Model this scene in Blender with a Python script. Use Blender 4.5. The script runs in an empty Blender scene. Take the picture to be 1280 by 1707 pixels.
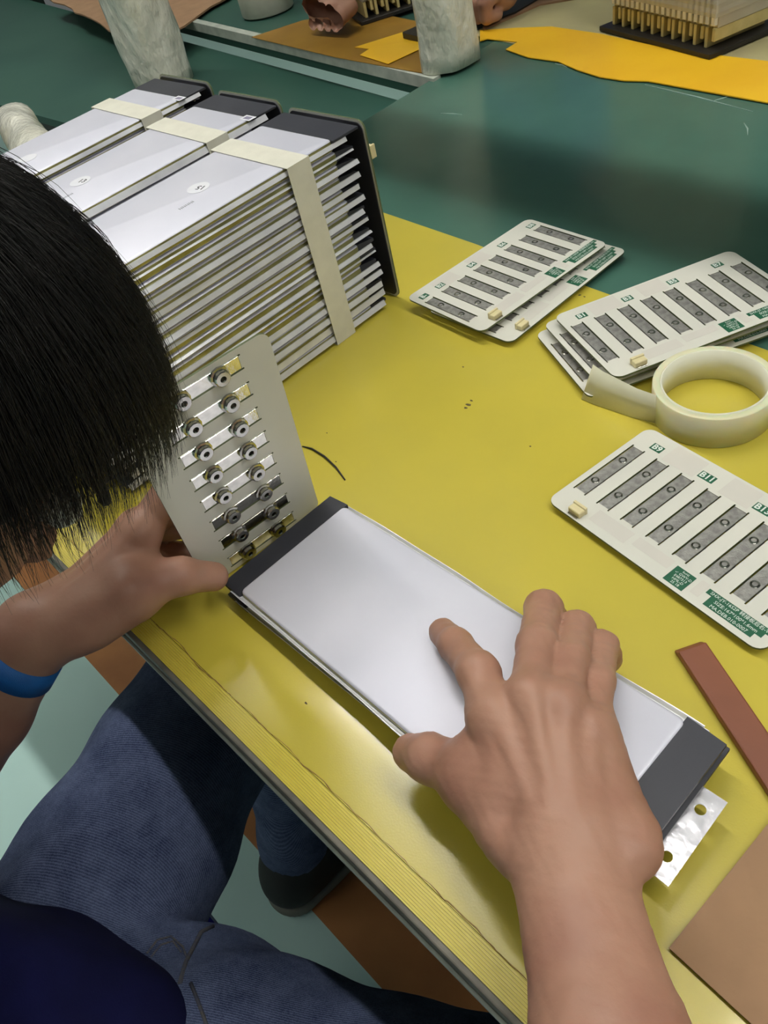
import bpy, bmesh, math, random
import numpy as np
from mathutils import Vector, Matrix

# ------------------------------------------------------------------ scene / camera / light
S = bpy.context.scene
COL = S.collection
random.seed(7); rng = np.random.default_rng(7)
PI = math.pi

F_PX, CAM_H = 1301.283, 0.40414            # lens in pixels (1280 wide); camera height above the bench top
FW = np.array([-0.58644282, 0.38614369, -0.71202378])
RT = np.array([0.69482997, 0.69160632, -0.19721059])
UP = np.array([-0.41628852, 0.61038820, 0.67389177])
CAM = np.array([0.0, 0.0, CAM_H])
cd = bpy.data.cameras.new('camera'); cam = bpy.data.objects.new('camera', cd); COL.objects.link(cam)
cd.sensor_fit = 'HORIZONTAL'; cd.sensor_width = 36.0; cd.lens = 36.0 * F_PX / 1280.0
cd.clip_start = 0.02; cd.clip_end = 60
cam.matrix_world = Matrix(((RT[0], UP[0], -FW[0], 0), (RT[1], UP[1], -FW[1], 0), (RT[2], UP[2], -FW[2], CAM_H), (0, 0, 0, 1)))
S.camera = cam
S.view_settings.view_transform = 'Standard'
S.view_settings.look = 'None'
S.view_settings.gamma = 1.0
S.view_settings.use_curve_mapping = False
S.view_settings.exposure = 0.0
LAMP_NEAR, LAMP_FILL = 75.0, 20.0            # emission of the ceiling battens; the rear row is an unseen added fill
w = bpy.data.worlds.new('room_ambience'); S.world = w; w.use_nodes = True
w.node_tree.nodes['Background'].inputs[0].default_value = (0.86, 0.93, 0.92, 1)
w.node_tree.nodes['Background'].inputs[1].default_value = 0.115

def P(px, py, z):
    """point of the place at height z above the bench top that was measured at a pixel of the photograph"""
    d = FW * F_PX + RT * (px - 640.0) - UP * (py - 853.5)
    return CAM + d * ((z - CAM_H) / d[2])
def PD(px, py, dep):
    return CAM + (FW + RT * (px - 640.0) / F_PX - UP * (py - 853.5) / F_PX) * dep

# ------------------------------------------------------------------ helpers
def lin(c):
    return tuple(((v / 255) / 12.92 if v / 255 <= .04045 else ((v / 255 + .055) / 1.055) ** 2.4) for v in c) + (1.0,)
MATS = {}
def M(name, col, rough=.5, metal=0., col2=None, nscale=40., nlo=.35, nhi=.65, bump=0., bscale=300., spec=.5,
      sss=0., coat=0., trans=0., alpha=1., detail=4., aniso=None, ior=None, bdist=.001):
    m = bpy.data.materials.new(name); m.use_nodes = True
    nt = m.node_tree; b = nt.nodes['Principled BSDF']; N = nt.nodes.new; L = nt.links.new
    b.inputs['Base Color'].default_value = lin(col); b.inputs['Roughness'].default_value = rough
    b.inputs['Metallic'].default_value = metal; b.inputs['Specular IOR Level'].default_value = spec
    if sss:
        b.inputs['Subsurface Weight'].default_value = sss; b.inputs['Subsurface Radius'].default_value = (.006, .0025, .0015)
        b.inputs['Subsurface Scale'].default_value = 1.0
    if coat: b.inputs['Coat Weight'].default_value = coat; b.inputs['Coat Roughness'].default_value = .08
    if trans: b.inputs['Transmission Weight'].default_value = trans
    if ior: b.inputs['IOR'].default_value = ior
    if alpha < 1: b.inputs['Alpha'].default_value = alpha
    tc = N('ShaderNodeTexCoord')
    mp = N('ShaderNodeMapping'); L(tc.outputs['Object'], mp.inputs[0])
    if aniso: mp.inputs['Scale'].default_value = aniso
    if col2:
        n = N('ShaderNodeTexNoise'); n.inputs['Scale'].default_value = nscale; n.inputs['Detail'].default_value = detail
        L(mp.outputs[0], n.inputs['Vector'])
        r = N('ShaderNodeValToRGB'); r.color_ramp.elements[0].position = nlo; r.color_ramp.elements[1].position = nhi
        r.color_ramp.elements[0].color = lin(col); r.color_ramp.elements[1].color = lin(col2)
        L(n.outputs[0], r.inputs[0]); L(r.outputs[0], b.inputs['Base Color'])
    if bump:
        n2 = N('ShaderNodeTexNoise'); n2.inputs['Scale'].default_value = bscale; n2.inputs['Detail'].default_value = 3
        L(mp.outputs[0], n2.inputs['Vector'])
        bp = N('ShaderNodeBump'); bp.inputs['Strength'].default_value = bump; bp.inputs['Distance'].default_value = bdist
        L(n2.outputs[0], bp.inputs['Height']); L(bp.outputs[0], b.inputs['Normal'])
    MATS[name] = m
    return m

def emit(name, col, st):
    m = bpy.data.materials.new(name); m.use_nodes = True
    b = m.node_tree.nodes['Principled BSDF']; b.inputs['Base Color'].default_value = (0.8, .8, .8, 1)
    b.inputs['Emission Color'].default_value = lin(col); b.inputs['Emission Strength'].default_value = st
    return m

def tag(o, label=None, cat=None, group=None, kind=None):
    if label: o['label'] = label
    if cat: o['category'] = cat
    if group: o['group'] = group
    if kind: o['kind'] = kind
    return o
def empty(name, loc=(0, 0, 0), rot=(0, 0, 0)):
    o = bpy.data.objects.new(name, None); COL.objects.link(o); o.location = loc; o.rotation_euler = rot
    o.empty_display_size = .02
    return o
def obj(name, me, mat=None, parent=None, loc=(0, 0, 0), rot=(0, 0, 0)):
    o = bpy.data.objects.new(name, me); COL.objects.link(o)
    if mat is not None and len(me.materials) == 0: me.materials.append(mat)
    if parent: o.parent = parent
    o.location = loc; o.rotation_euler = rot
    return o
def bm_mesh(bm, name='m', smooth=False):
    me = bpy.data.meshes.new(name); bm.normal_update(); bm.to_mesh(me); bm.free()
    if smooth: me.polygons.foreach_set('use_smooth', [True] * len(me.polygons))
    return me
def box_bm(x0, x1, y0, y1, z0, z1, bev=0., seg=2):
    bm = bmesh.new(); bmesh.ops.create_cube(bm, size=1)
    for v in bm.verts:
        v.co = ((x0 + x1) / 2 + v.co.x * (x1 - x0), (y0 + y1) / 2 + v.co.y * (y1 - y0), (z0 + z1) / 2 + v.co.z * (z1 - z0))
    if bev: bmesh.ops.bevel(bm, geom=bm.edges[:], offset=bev, segments=seg, affect='EDGES', profile=.5)
    return bm
def box(x0, x1, y0, y1, z0, z1, bev=0., seg=2, smooth=False):
    return bm_mesh(box_bm(x0, x1, y0, y1, z0, z1, bev, seg), 'box', smooth)
def poly_prism(pts, z0, z1, holes=None):
    """prism over a 2D outline, with holes cut through"""
    cu = bpy.data.curves.new('c', 'CURVE'); cu.dimensions = '2D'; cu.fill_mode = 'BOTH'; cu.extrude = (z1 - z0) / 2
    for pl in [pts] + (holes or []):
        sp = cu.splines.new('POLY'); sp.points.add(len(pl) - 1)
        for i, p in enumerate(pl): sp.points[i].co = (p[0], p[1], 0, 1)
        sp.use_cyclic_u = True
    o = bpy.data.objects.new('t', cu); COL.objects.link(o)
    me = bpy.data.meshes.new_from_object(o.evaluated_get(bpy.context.evaluated_depsgraph_get()))
    bpy.data.objects.remove(o); bpy.data.curves.remove(cu)
    me.transform(Matrix.Translation((0, 0, (z0 + z1) / 2)))
    return me
def round_rect(x0, x1, y0, y1, r, n=6):
    out = []
    for cx, cy, a0 in ((x1 - r, y1 - r, 0), (x0 + r, y1 - r, 90), (x0 + r, y0 + r, 180), (x1 - r, y0 + r, 270)):
        for i in range(n + 1):
            a = math.radians(a0 + 90 * i / n); out.append((cx + r * math.cos(a), cy + r * math.sin(a)))
    return out
def tube(pts, rad, n=8, cap=True):
    pts = [Vector(p) for p in pts]; bm = bmesh.new(); rings = []
    rads = rad if isinstance(rad, (list, tuple)) else [rad] * len(pts)
    up = Vector((0.13, 0.21, 1)).normalized()
    for i, p in enumerate(pts):
        t = (pts[min(i + 1, len(pts) - 1)] - pts[max(i - 1, 0)]).normalized()
        a = t.cross(up); a = a.normalized() if a.length > 1e-6 else t.orthogonal().normalized(); b = t.cross(a)
        rings.append([bm.verts.new(p + (a * math.cos(2 * PI * k / n) + b * math.sin(2 * PI * k / n)) * rads[i]) for k in range(n)])
    for i in range(len(rings) - 1):
        for k in range(n): bm.faces.new((rings[i][k], rings[i][(k + 1) % n], rings[i + 1][(k + 1) % n], rings[i + 1][k]))
    if cap: bm.faces.new(rings[0][::-1]); bm.faces.new(rings[-1])
    bmesh.ops.recalc_face_normals(bm, faces=bm.faces[:])
    return bm_mesh(bm, 'tube', True)
def lathe(prof, n=24, smooth=False, closed=False):
    """revolve (r,z) profile about z"""
    bm = bmesh.new(); rings = []
    for r, z in prof:
        rings.append([bm.verts.new((r * math.cos(2 * PI * k / n), r * math.sin(2 * PI * k / n), z)) for k in range(n)])
    m = len(rings)
    for i in range(m if closed else m - 1):
        for k in range(n):
            a, b = rings[i], rings[(i + 1) % m]
            bm.faces.new((a[k], a[(k + 1) % n], b[(k + 1) % n], b[k]))
    if not closed:
        for rg, rev in ((rings[0], True), (rings[-1], False)):
            bm.faces.new(rg[::-1] if rev else rg)
    bmesh.ops.recalc_face_normals(bm, faces=bm.faces[:])
    return bm_mesh(bm, 'lathe', smooth)
def strip(profile, path_n, fn, closed=False):
    """sweep: fn(i,k)->xyz for path index i, profile index k"""
    bm = bmesh.new(); rows = [[bm.verts.new(fn(i, k)) for k in range(profile)] for i in range(path_n)]
    for i in range(path_n - 1):
        for k in range(profile if closed else profile - 1):
            k2 = (k + 1) % profile
            bm.faces.new((rows[i][k], rows[i][k2], rows[i + 1][k2], rows[i + 1][k]))
    if closed: bm.faces.new(rows[0][::-1]); bm.faces.new(rows[-1])
    bmesh.ops.recalc_face_normals(bm, faces=bm.faces[:])
    return bm
def text_mesh(s, size, bold=0., align='CENTER', extr=.00006):
    cu = bpy.data.curves.new('t', 'FONT'); cu.body = s; cu.size = size; cu.align_x = align; cu.align_y = 'CENTER'
    cu.extrude = extr; cu.resolution_u = 2; cu.offset = bold
    o = bpy.data.objects.new('t', cu); COL.objects.link(o)
    me = bpy.data.meshes.new_from_object(o.evaluated_get(bpy.context.evaluated_depsgraph_get()))
    bpy.data.objects.remove(o); bpy.data.curves.remove(cu)
    return me
def copy_tree(o, parent=None):
    c = o.copy(); COL.objects.link(c)
    if parent: c.parent = parent
    for ch in o.children: copy_tree(ch, c)
    return c
def np_mesh(name, V, Q, smooth=True):
    me = bpy.data.meshes.new(name); V = np.asarray(V, np.float32); Q = np.asarray(Q, np.int32); k = Q.shape[1]
    me.vertices.add(len(V)); me.vertices.foreach_set('co', V.ravel())
    me.loops.add(Q.size); me.loops.foreach_set('vertex_index', Q.ravel())
    me.polygons.add(len(Q)); me.polygons.foreach_set('loop_start', np.arange(len(Q), dtype=np.int32) * k)
    if smooth: me.polygons.foreach_set('use_smooth', np.ones(len(Q), bool))
    me.update(calc_edges=True); me.validate()
    return me

# ------------------------------------------------------------------ implicit surfaces for bodies and cloth
def smin(a, b, k):
    if k <= 0: return np.minimum(a, b)
    hh = np.maximum(k - np.abs(a - b), 0) / k
    return np.minimum(a, b) - hh * hh * k * .25
class Field:
    def __init__(s, lo, hi, h):
        s.lo = np.array(lo, float); s.h = h
        s.n = np.ceil((np.array(hi) - s.lo) / h).astype(int) + 1
        s.ax = [s.lo[i] + h * np.arange(s.n[i]) for i in range(3)]
    def new(s): return np.full(tuple(s.n), .06, np.float32)
    def add(s, d, a, b, ra, rb, k=0., flat=None, infl=0.):
        a = np.asarray(a, float); b = np.asarray(b, float); ra += infl; rb += infl
        R = max(ra, rb) + .035 + k
        i0 = np.maximum(np.floor((np.minimum(a, b) - R - s.lo) / s.h).astype(int), 0)
        i1 = np.minimum(np.ceil((np.maximum(a, b) + R - s.lo) / s.h).astype(int) + 1, s.n)
        if np.any(i1 <= i0): return d
        sl = tuple(slice(i0[j], i1[j]) for j in range(3))
        X = (s.ax[0][sl[0]] - a[0]).astype(np.float32)[:, None, None]
        Y = (s.ax[1][sl[1]] - a[1]).astype(np.float32)[None, :, None]
        Z = (s.ax[2][sl[2]] - a[2]).astype(np.float32)[None, None, :]
        ab = (b - a).astype(np.float32)
        if flat is not None:
            n, sc = np.asarray(flat[0], np.float32), flat[1]; n = n / np.linalg.norm(n)
            g = (X * n[0] + Y * n[1] + Z * n[2]) * np.float32(1 / sc - 1)
            X, Y, Z = X + g * n[0], Y + g * n[1], Z + g * n[2]
            ab = ab + n * (ab @ n) * np.float32(1 / sc - 1)
        L2 = max(float(ab @ ab), 1e-12)
        t = np.clip((X * ab[0] + Y * ab[1] + Z * ab[2]) / L2, 0, 1)
        dd = np.sqrt((X - t * ab[0]) ** 2 + (Y - t * ab[1]) ** 2 + (Z - t * ab[2]) ** 2) - (ra + (rb - ra) * t)
        if flat is not None: dd = dd * (.5 + .5 * flat[1])
        d[sl] = smin(d[sl], dd, k)
        return d
    def grid(s):
        return np.meshgrid(*[a.astype(np.float32) for a in s.ax], indexing='ij')
    def mesh(s, d):
        ins = d < 0; n0, n1, n2 = d.shape
        cs = np.zeros((n0 - 1, n1 - 1, n2 - 1), np.int8)
        for i in (0, 1):
            for j in (0, 1):
                for k in (0, 1): cs += ins[i:n0 - 1 + i, j:n1 - 1 + j, k:n2 - 1 + k]
        act = (cs > 0) & (cs < 8); I = np.argwhere(act)
        idx = np.full(act.shape, -1, np.int64); idx[act] = np.arange(len(I))
        acc = np.zeros((len(I), 3)); cnt = np.zeros(len(I))
        for ax in range(3):
            o1, o2 = [q for q in range(3) if q != ax]
            for a in (0, 1):
                for b in (0, 1):
                    p = I.copy(); p[:, o1] += a; p[:, o2] += b; q = p.copy(); q[:, ax] += 1
                    va = d[p[:, 0], p[:, 1], p[:, 2]]; vb = d[q[:, 0], q[:, 1], q[:, 2]]
                    m = (va < 0) != (vb < 0); t = np.where(m, va / np.where(m, va - vb, 1), 0)
                    pos = p.astype(float); pos[:, ax] += t
                    acc[m] += pos[m]; cnt[m] += 1
        V = s.lo + acc / cnt[:, None] * s.h
        Q = []
        for ax in range(3):
            o1, o2 = (ax + 1) % 3, (ax + 2) % 3
            sa = [slice(None)] * 3; sb = [slice(None)] * 3; sa[ax] = slice(0, -1); sb[ax] = slice(1, None)
            A, B = ins[tuple(sa)], ins[tuple(sb)]
            E = np.argwhere(A != B); E = E[(E[:, o1] > 0) & (E[:, o2] > 0) & (E[:, o1] < d.shape[o1] - 1) & (E[:, o2] < d.shape[o2] - 1)]
            if not len(E): continue
            fl = A[E[:, 0], E[:, 1], E[:, 2]]
            def ci(d1, d2):
                e = E.copy(); e[:, o1] += d1; e[:, o2] += d2
                return idx[e[:, 0], e[:, 1], e[:, 2]]
            q = np.stack([ci(-1, -1), ci(0, -1), ci(0, 0), ci(-1, 0)], 1)
            q[~fl] = q[~fl][:, ::-1]; Q.append(q)
        return V, np.concatenate(Q)
def join_vq(parts):
    V, Q, o = [], [], 0
    for v, q in parts: V.append(v); Q.append(q + o); o += len(v)
    return np.concatenate(V), np.concatenate(Q)

# ------------------------------------------------------------------ materials
M('yellow_sheet', (202, 185, 68), .27, col2=(193, 178, 69), nscale=9, bump=.05, bscale=900, coat=.15)
M('yellow_trim', (212, 198, 84), .32, col2=(208, 192, 78), nscale=6)
M('crack', (140, 112, 58), .8, col2=(166, 138, 70), nscale=200)
M('bench_edge', (120, 116, 104), .55, col2=(92, 88, 80), nscale=60, bump=.2)
M('bench_dark', (58, 62, 58), .6, col2=(48, 52, 50), nscale=20)
M('green_mat', (66, 104, 92), .24, col2=(72, 112, 98), nscale=7, bump=.03, bscale=60, coat=.2)
M('green_belt', (46, 82, 72), .42, col2=(54, 90, 78), nscale=5, bump=.04, bscale=40)
M('scuff', (150, 175, 165), .6)
M('rail', (186, 192, 180), .45, col2=(168, 174, 164), nscale=50)
M('cardboard', (168, 132, 100), .85, col2=(156, 122, 92), nscale=25, bump=.15, bscale=400)
M('cardboard_edge', (120, 92, 66), .9, col2=(104, 78, 56), nscale=300)
M('kraft', (150, 112, 34), .5, col2=(138, 100, 28), nscale=14)
M('far_board', (176, 168, 122), .6, col2=(168, 158, 118), nscale=10)
M('film_yellow', (248, 196, 40), .45, col2=(242, 186, 34), nscale=8, bump=.2, bscale=40)
M('floor_paint', (196, 230, 223), .45, col2=(188, 223, 216), nscale=3, bump=.05, bscale=30)
M('floor_line', (188, 126, 70), .6, col2=(172, 112, 62), nscale=12)
M('wall_paint', (206, 208, 200), .8, col2=(198, 202, 196), nscale=2)
M('ceiling_paint', (214, 216, 212), .85, col2=(206, 208, 204), nscale=2)
M('beam_dark', (26, 30, 32), .6, col2=(32, 36, 36), nscale=3)
M('lamp_body', (225, 225, 222), .4, col2=(215, 215, 212), nscale=5)
M('pcb_white', (220, 218, 206), .42, col2=(214, 213, 202), nscale=18, coat=.1)
M('pcb_pad', (210, 206, 196), .36, col2=(214, 209, 199), nscale=30)
M('pcb_edge', (94, 104, 66), .6, col2=(84, 92, 58), nscale=100)
M('pcb_green', (28, 88, 62), .4, col2=(34, 96, 68), nscale=80)
M('print_white', (228, 234, 226), .5, col2=(220, 226, 218), nscale=200)
M('nickel', (180, 178, 172), .42, .6, col2=(142, 140, 136), nscale=260, nlo=.3, nhi=.7, bump=.25, bscale=900)
M('nickel_bright', (226, 224, 214), .16, 1., col2=(206, 204, 196), nscale=160, bump=.12, bscale=400)
M('steel', (196, 194, 186), .18, 1., col2=(176, 174, 168), nscale=200)
M('connector', (226, 214, 168), .45, col2=(218, 204, 156), nscale=120)
M('pouch', (224, 223, 235), .46, .28, col2=(216, 216, 229), nscale=12, bump=.04, bscale=90)
M('pouch_side_reflect', (168, 164, 112), .30, .65, col2=(138, 134, 88), nscale=60, bump=.2, bscale=120)  # silver side wall with the yellow bench's reflection put into its colour
M('flange', (236, 236, 240), .34, .25, col2=(222, 222, 228), nscale=50, bump=.3, bscale=160)
M('black_tape', (50, 51, 60), .5, col2=(44, 45, 54), nscale=20, bump=.05, bscale=300)
M('aluminium_tab', (222, 220, 226), .24, .8, col2=(206, 204, 210), nscale=60, bump=.4, bscale=110)
M('masking', (224, 221, 206), .7, col2=(216, 213, 198), nscale=60, bump=.12, bscale=600)
M('sticker', (236, 236, 242), .5, col2=(230, 230, 238), nscale=60)
M('ink', (60, 60, 66), .6, col2=(50, 50, 56), nscale=100)
M('ink_faint', (140, 142, 150), .6, col2=(130, 132, 140), nscale=100)
M('label_print', (128, 122, 150), .5, col2=(150, 146, 168), nscale=500)
M('tape_milky', (226, 224, 190), .35, col2=(218, 216, 180), nscale=14, sss=.5, coat=.2, bump=.03, bscale=120)
M('tape_tail', (222, 220, 192), .4, col2=(214, 212, 184), nscale=14, alpha=.9)
M('tape_core', (232, 231, 210), .5, col2=(224, 222, 200), nscale=30)
M('bakelite', (132, 76, 50), .5, col2=(124, 70, 46), nscale=20, bump=.05, bscale=300)
M('black_wire', (26, 26, 24), .5, col2=(34, 32, 30), nscale=50)
M('dirt', (96, 84, 40), .8, col2=(80, 70, 36), nscale=300)
M('stretch_film', (238, 236, 222), .2, col2=(218, 216, 200), nscale=30, bump=1., bscale=75, coat=.5, aniso=(1, 1, .5), bdist=.006)
M('film_core', (170, 168, 150), .6, col2=(158, 156, 138), nscale=20)
M('skin', (176, 133, 112), .48, col2=(157, 111, 93), nscale=22, nlo=.4, nhi=.72, bump=.12, bscale=420, sss=.12, spec=.4)
M('nail', (206, 160, 140), .3, col2=(200, 152, 132), nscale=60, sss=.2)
M('hair', (15, 14, 14), .42, col2=(24, 21, 19), nscale=60, spec=.4)
M('shirt', (16, 18, 62), .9, col2=(12, 14, 52), nscale=30, bump=.3, bscale=900, spec=.2)
M('blue_band', (28, 104, 182), .6, col2=(24, 94, 168), nscale=90, bump=.25, bscale=1400)
M('shoe', (26, 25, 24), .7, col2=(20, 20, 20), nscale=40, bump=.2)
M('shoe_sole', (120, 124, 112), .7, col2=(110, 112, 102), nscale=40)
M('stool_plastic', (24, 26, 120), .4, col2=(20, 22, 106), nscale=12)
M('stitch', (62, 66, 84), .9, col2=(80, 78, 76), nscale=300)
M('black_plastic', (26, 24, 22), .5, col2=(34, 31, 28), nscale=30)
M('cream_tab', (206, 190, 130), .5, col2=(192, 176, 116), nscale=60)
M('far_flange', (232, 228, 212), .5, col2=(220, 216, 198), nscale=60)
M('far_cell', (186, 178, 158), .5, col2=(176, 168, 148), nscale=30)
M('wrap_clear', (216, 212, 200), .3, col2=(206, 202, 190), nscale=30, alpha=.45, bump=.6, bscale=300, aniso=(.15, .15, 1))
M('blue_cloth', (52, 72, 150), .8, col2=(44, 62, 136), nscale=60)
# denim: twill lines over indigo
def denim():
    m = bpy.data.materials.new('denim'); m.use_nodes = True; nt = m.node_tree; N = nt.nodes.new; L = nt.links.new
    b = nt.nodes['Principled BSDF']; b.inputs['Roughness'].default_value = .9; b.inputs['Specular IOR Level'].default_value = .15
    tc = N('ShaderNodeTexCoord'); mp = N('ShaderNodeMapping'); mp.inputs['Rotation'].default_value = (.4, .3, .9)
    L(tc.outputs['Object'], mp.inputs[0])
    wv = N('ShaderNodeTexWave'); wv.inputs['Scale'].default_value = 190; wv.inputs['Distortion'].default_value = 4
    wv.inputs['Detail'].default_value = 3; wv.inputs['Detail Scale'].default_value = 6
    L(mp.outputs[0], wv.inputs['Vector'])
    n = N('ShaderNodeTexNoise'); n.inputs['Scale'].default_value = 30; n.inputs['Detail'].default_value = 9; n.inputs['Roughness'].default_value = .75; L(tc.outputs['Object'], n.inputs['Vector'])
    mx = N('ShaderNodeMath'); mx.operation = 'MULTIPLY_ADD'; L(wv.outputs['Fac'], mx.inputs[0]); mx.inputs[1].default_value = .28
    sc = N('ShaderNodeMath'); sc.operation = 'MULTIPLY'; sc.inputs[1].default_value = .75; L(n.outputs[0], sc.inputs[0]); L(sc.outputs[0], mx.inputs[2])
    r = N('ShaderNodeValToRGB'); r.color_ramp.elements[0].position = .3; r.color_ramp.elements[1].position = .85
    r.color_ramp.elements[0].color = lin((40, 50, 80)); r.color_ramp.elements[1].color = lin((112, 124, 156))
    L(mx.outputs[0], r.inputs[0]); L(r.outputs[0], b.inputs['Base Color'])
    bp = N('ShaderNodeBump'); bp.inputs['Strength'].default_value = .5; bp.inputs['Distance'].default_value = .0006
    L(wv.outputs['Fac'], bp.inputs['Height']); L(bp.outputs[0], b.inputs['Normal'])
    MATS['denim'] = m
denim()
G = MATS

# ------------------------------------------------------------------ the room
FLOOR, CEIL = -.75, 2.25
def struct(name, me, mat, label=None):
    o = obj(name, me, mat); o['kind'] = 'structure'
    if label: o['label'] = label
    return o
floor = struct('floor', box(-6, 4, -3, 5, FLOOR - .05, FLOOR), G['floor_paint'], 'pale teal painted workshop floor')
ln = obj('floor_line', box(-5.8, 3.8, .012, .088, FLOOR, FLOOR + .0006), G['floor_line'], floor); ln['label'] = 'worn orange-brown marking line painted on the teal floor'
struct('ceiling', box(-6, 4, -3, 5, CEIL, CEIL + .05), G['ceiling_paint'], 'plain off-white ceiling above the benches')
struct('wall_back', box(-6, 4, 4.4, 4.5, FLOOR, CEIL), G['wall_paint'], 'off-white painted wall beyond the benches')
struct('trim_1', box(-6, 4, 4.2, 4.4, 1.72, 2.20, .01), G['beam_dark'], 'unseen dark beam added under the ceiling to darken the mat reflection')  # beam added to give the glossy mat something dark to reflect
em_near, em_fill = emit('lamp_glow_near', (255, 252, 246), LAMP_NEAR), emit('lamp_glow_fill', (255, 252, 246), LAMP_FILL)
lamp_body = poly_prism(round_rect(-.62, .62, -.045, .045, .01), 0, .05)
lamp_diff = box(-.6, .6, -.032, .032, -.018, -.001, .006)
for row, (y, xs, em) in enumerate(((.60, (-2.6, -1.0, .6, 2.2), em_near), (-1.6, (-2.6, -1.0, .6, 2.2), em_fill))):  # rear row is unseen, added to brighten the floor and worker
    for x in xs:
        t = empty('ceiling_light', (x, y, CEIL - .05))
        tag(t, 'long white batten lamp fixed to the ceiling', 'lamp', 'batten lamps on the ceiling')
        obj('housing', lamp_body, G['lamp_body'], t)
        me = lamp_diff.copy(); me.materials.clear(); me.materials.append(em); obj('diffuser', me, em, t)

tray = empty('shade_tray', (-.10, .638, .40), (0, 0, math.radians(-3.4))); tag(tray, 'unseen dark tray hung from the ceiling to shade a band of the green mat', 'tray')  # unseen tray, sized and hung to cast the shade band on the mat
obj('tray_floor', box(-.95, .95, -.062, .062, 0, .004), G['beam_dark'], tray)
for y in (-.062, .060): obj('tray_side', box(-.95, .95, y, y + .002, .004, .04), G['beam_dark'], tray)
for x in (-.9, 0, .9):
    for y in (-.045, .045): obj('hanger_rod', tube([(x, y, .004), (x, y, CEIL - .40)], .004, 8), G['beam_dark'], tray)
# ------------------------------------------------------------------ benches
FRONT = .0375
bench = empty('workbench', (0, 0, 0)); tag(bench, 'long workbench with a grey layered front edge in front of the seated worker', 'bench')
obj('bench_top', box(-1.45, .9, FRONT + .001, .62, -.022, -.0032, .002), G['bench_dark'], bench)
obj('edge_band', box(-1.45, .9, FRONT - .0035, FRONT + .001, -.021, -.0018, .001), G['bench_edge'], bench)
obj('edge_strip', box(-1.45, .9, FRONT - .0055, FRONT - .0035, -.0215, -.0165, .0006), G['rail'], bench)
obj('shade_panel', box(-1.40, .86, .575, .595, FLOOR + .05, -.022, .002), G['bench_dark'], bench)  # unseen panel added to keep light out from under the bench
for x in (-1.3, .75):
    for y in (.25, .56): obj('leg', box(x - .02, x + .02, y - .02, y + .02, FLOOR, -.022, .003), G['bench_dark'], bench)
sheet = empty('yellow_laminate', (0, 0, 0)); tag(sheet, 'glossy yellow laminate sheet covering the bench top, ribbed along its front', 'sheet')
# far border measured along the seam to the green mat
yb = [(-1.45, .60), (-.6542, .5518), (-.52, .543), (-.3693, .5272), (0., .50), (.9, .44)]
obj('sheet', poly_prism([(-1.45, FRONT + .0165), (.9, FRONT + .0125)] + yb[::-1], -.0032, 0), G['yellow_sheet'], sheet)
# ribbed trim band between the front edge and the crack
ribs = 10
prof = []
for k in range(ribs):
    for f_, z_ in ((.0, -.0006), (.62, -.0006), (.72, .0), (.88, .0)):
        prof.append(((k + f_) / ribs, z_))
prof.append((1., -.0006))
full = [(0, -.003)] + prof + [(1., -.0032)]
xs_ = np.linspace(-1.45, .9, 48)
def rib(i, k):
    t, z = full[k]; x = xs_[i]; wd = .0162 - .0038 * (x + 1.45) / 2.35
    return (x, FRONT + t * wd, z)
obj('edge_trim', bm_mesh(strip(len(full), 48, rib, True)), G['yellow_trim'], sheet)
# ragged crack along the back of the band
pts = []; x = -.62; yy = 0
while x < .1:
    wd = .0162 - .0038 * (x + 1.45) / 2.35
    yy = .75 * yy + random.uniform(-.0006, .0006)
    pts.append((x, FRONT + wd + .0006 + yy, .00005)); x += random.uniform(.0018, .007)
obj('crack', tube(pts, [random.uniform(.00010, .00042) for _ in pts], 5), G['crack'], sheet)
# specks and scratches on the sheet
for (px, py, s) in ((780, 675, .0022), (786, 668, .0014), (776, 680, .0013), (772, 612, .0011), (884, 744, .0009), (966, 492, .0016), (974, 495, .001), (510, 1172, .0012), (545, 722, .0008), (560, 770, .0008)):
    c = P(px, py, 0); bm = bmesh.new()
    vs = [bm.verts.new((c[0] + s * random.uniform(.5, 1.5) * math.cos(a), c[1] + s * random.uniform(.4, 1.1) * math.sin(a), .0001)) for a in np.linspace(0, 2 * PI, 8)[:-1]]
    top = bm.verts.new((c[0], c[1], .0004))
    for i in range(7): bm.faces.new((vs[i], vs[(i + 1) % 7], top))
    obj('speck', bm_mesh(bm), G['dirt'], sheet)

mat_o = empty('green_mat', (0, 0, 0)); tag(mat_o, 'dark green glossy rubber mat spread beyond the yellow laminate sheet', 'mat')
gm = [(-.889, .565)] + [(x_, y_ - .006) for x_, y_ in yb[1:]] + [(.9, 1.12), (-.9, 1.12)]
obj('mat_sheet', poly_prism(gm, -.006, -.0012), G['green_mat'], mat_o)
for a, b in (((1075, 141), (1255, 186)), ((735, 189), (770, 191)), ((1240, 205), (1246, 225)), ((1190, 168), (1215, 160)), ((925, 106), (945, 112))):
    p, q = P(*a, -.001), P(*b, -.001)
    obj('scuff', tube([tuple(p), tuple((p + q) / 2 + np.array([.0015, .001, 0])), tuple(q)], [.0004, .0009, .0003], 5), G['scuff'], mat_o)
cross = empty('bridge_table', (0, 0, 0)); tag(cross, 'grey table slab carrying the green mat between the two benches', 'table')
obj('table_top', box(-.885, .9, .622, .93, -.03, -.0062, .002), G['bench_dark'], cross)
for x in (-.86, .8): obj('leg', box(x - .02, x + .02, .76, .80, FLOOR, -.03, .003), G['bench_dark'], cross)
belt = empty('conveyor', (0, 0, 0)); tag(belt, 'sunken glossy green conveyor belt between the benches', 'conveyor')
obj('belt', poly_prism([(-3.6, .62), (-.895, .62), (-.895, .885), (-1.68, 1.0), (-3.6, 1.27)], -.06, -.045), G['green_belt'], belt)
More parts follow.
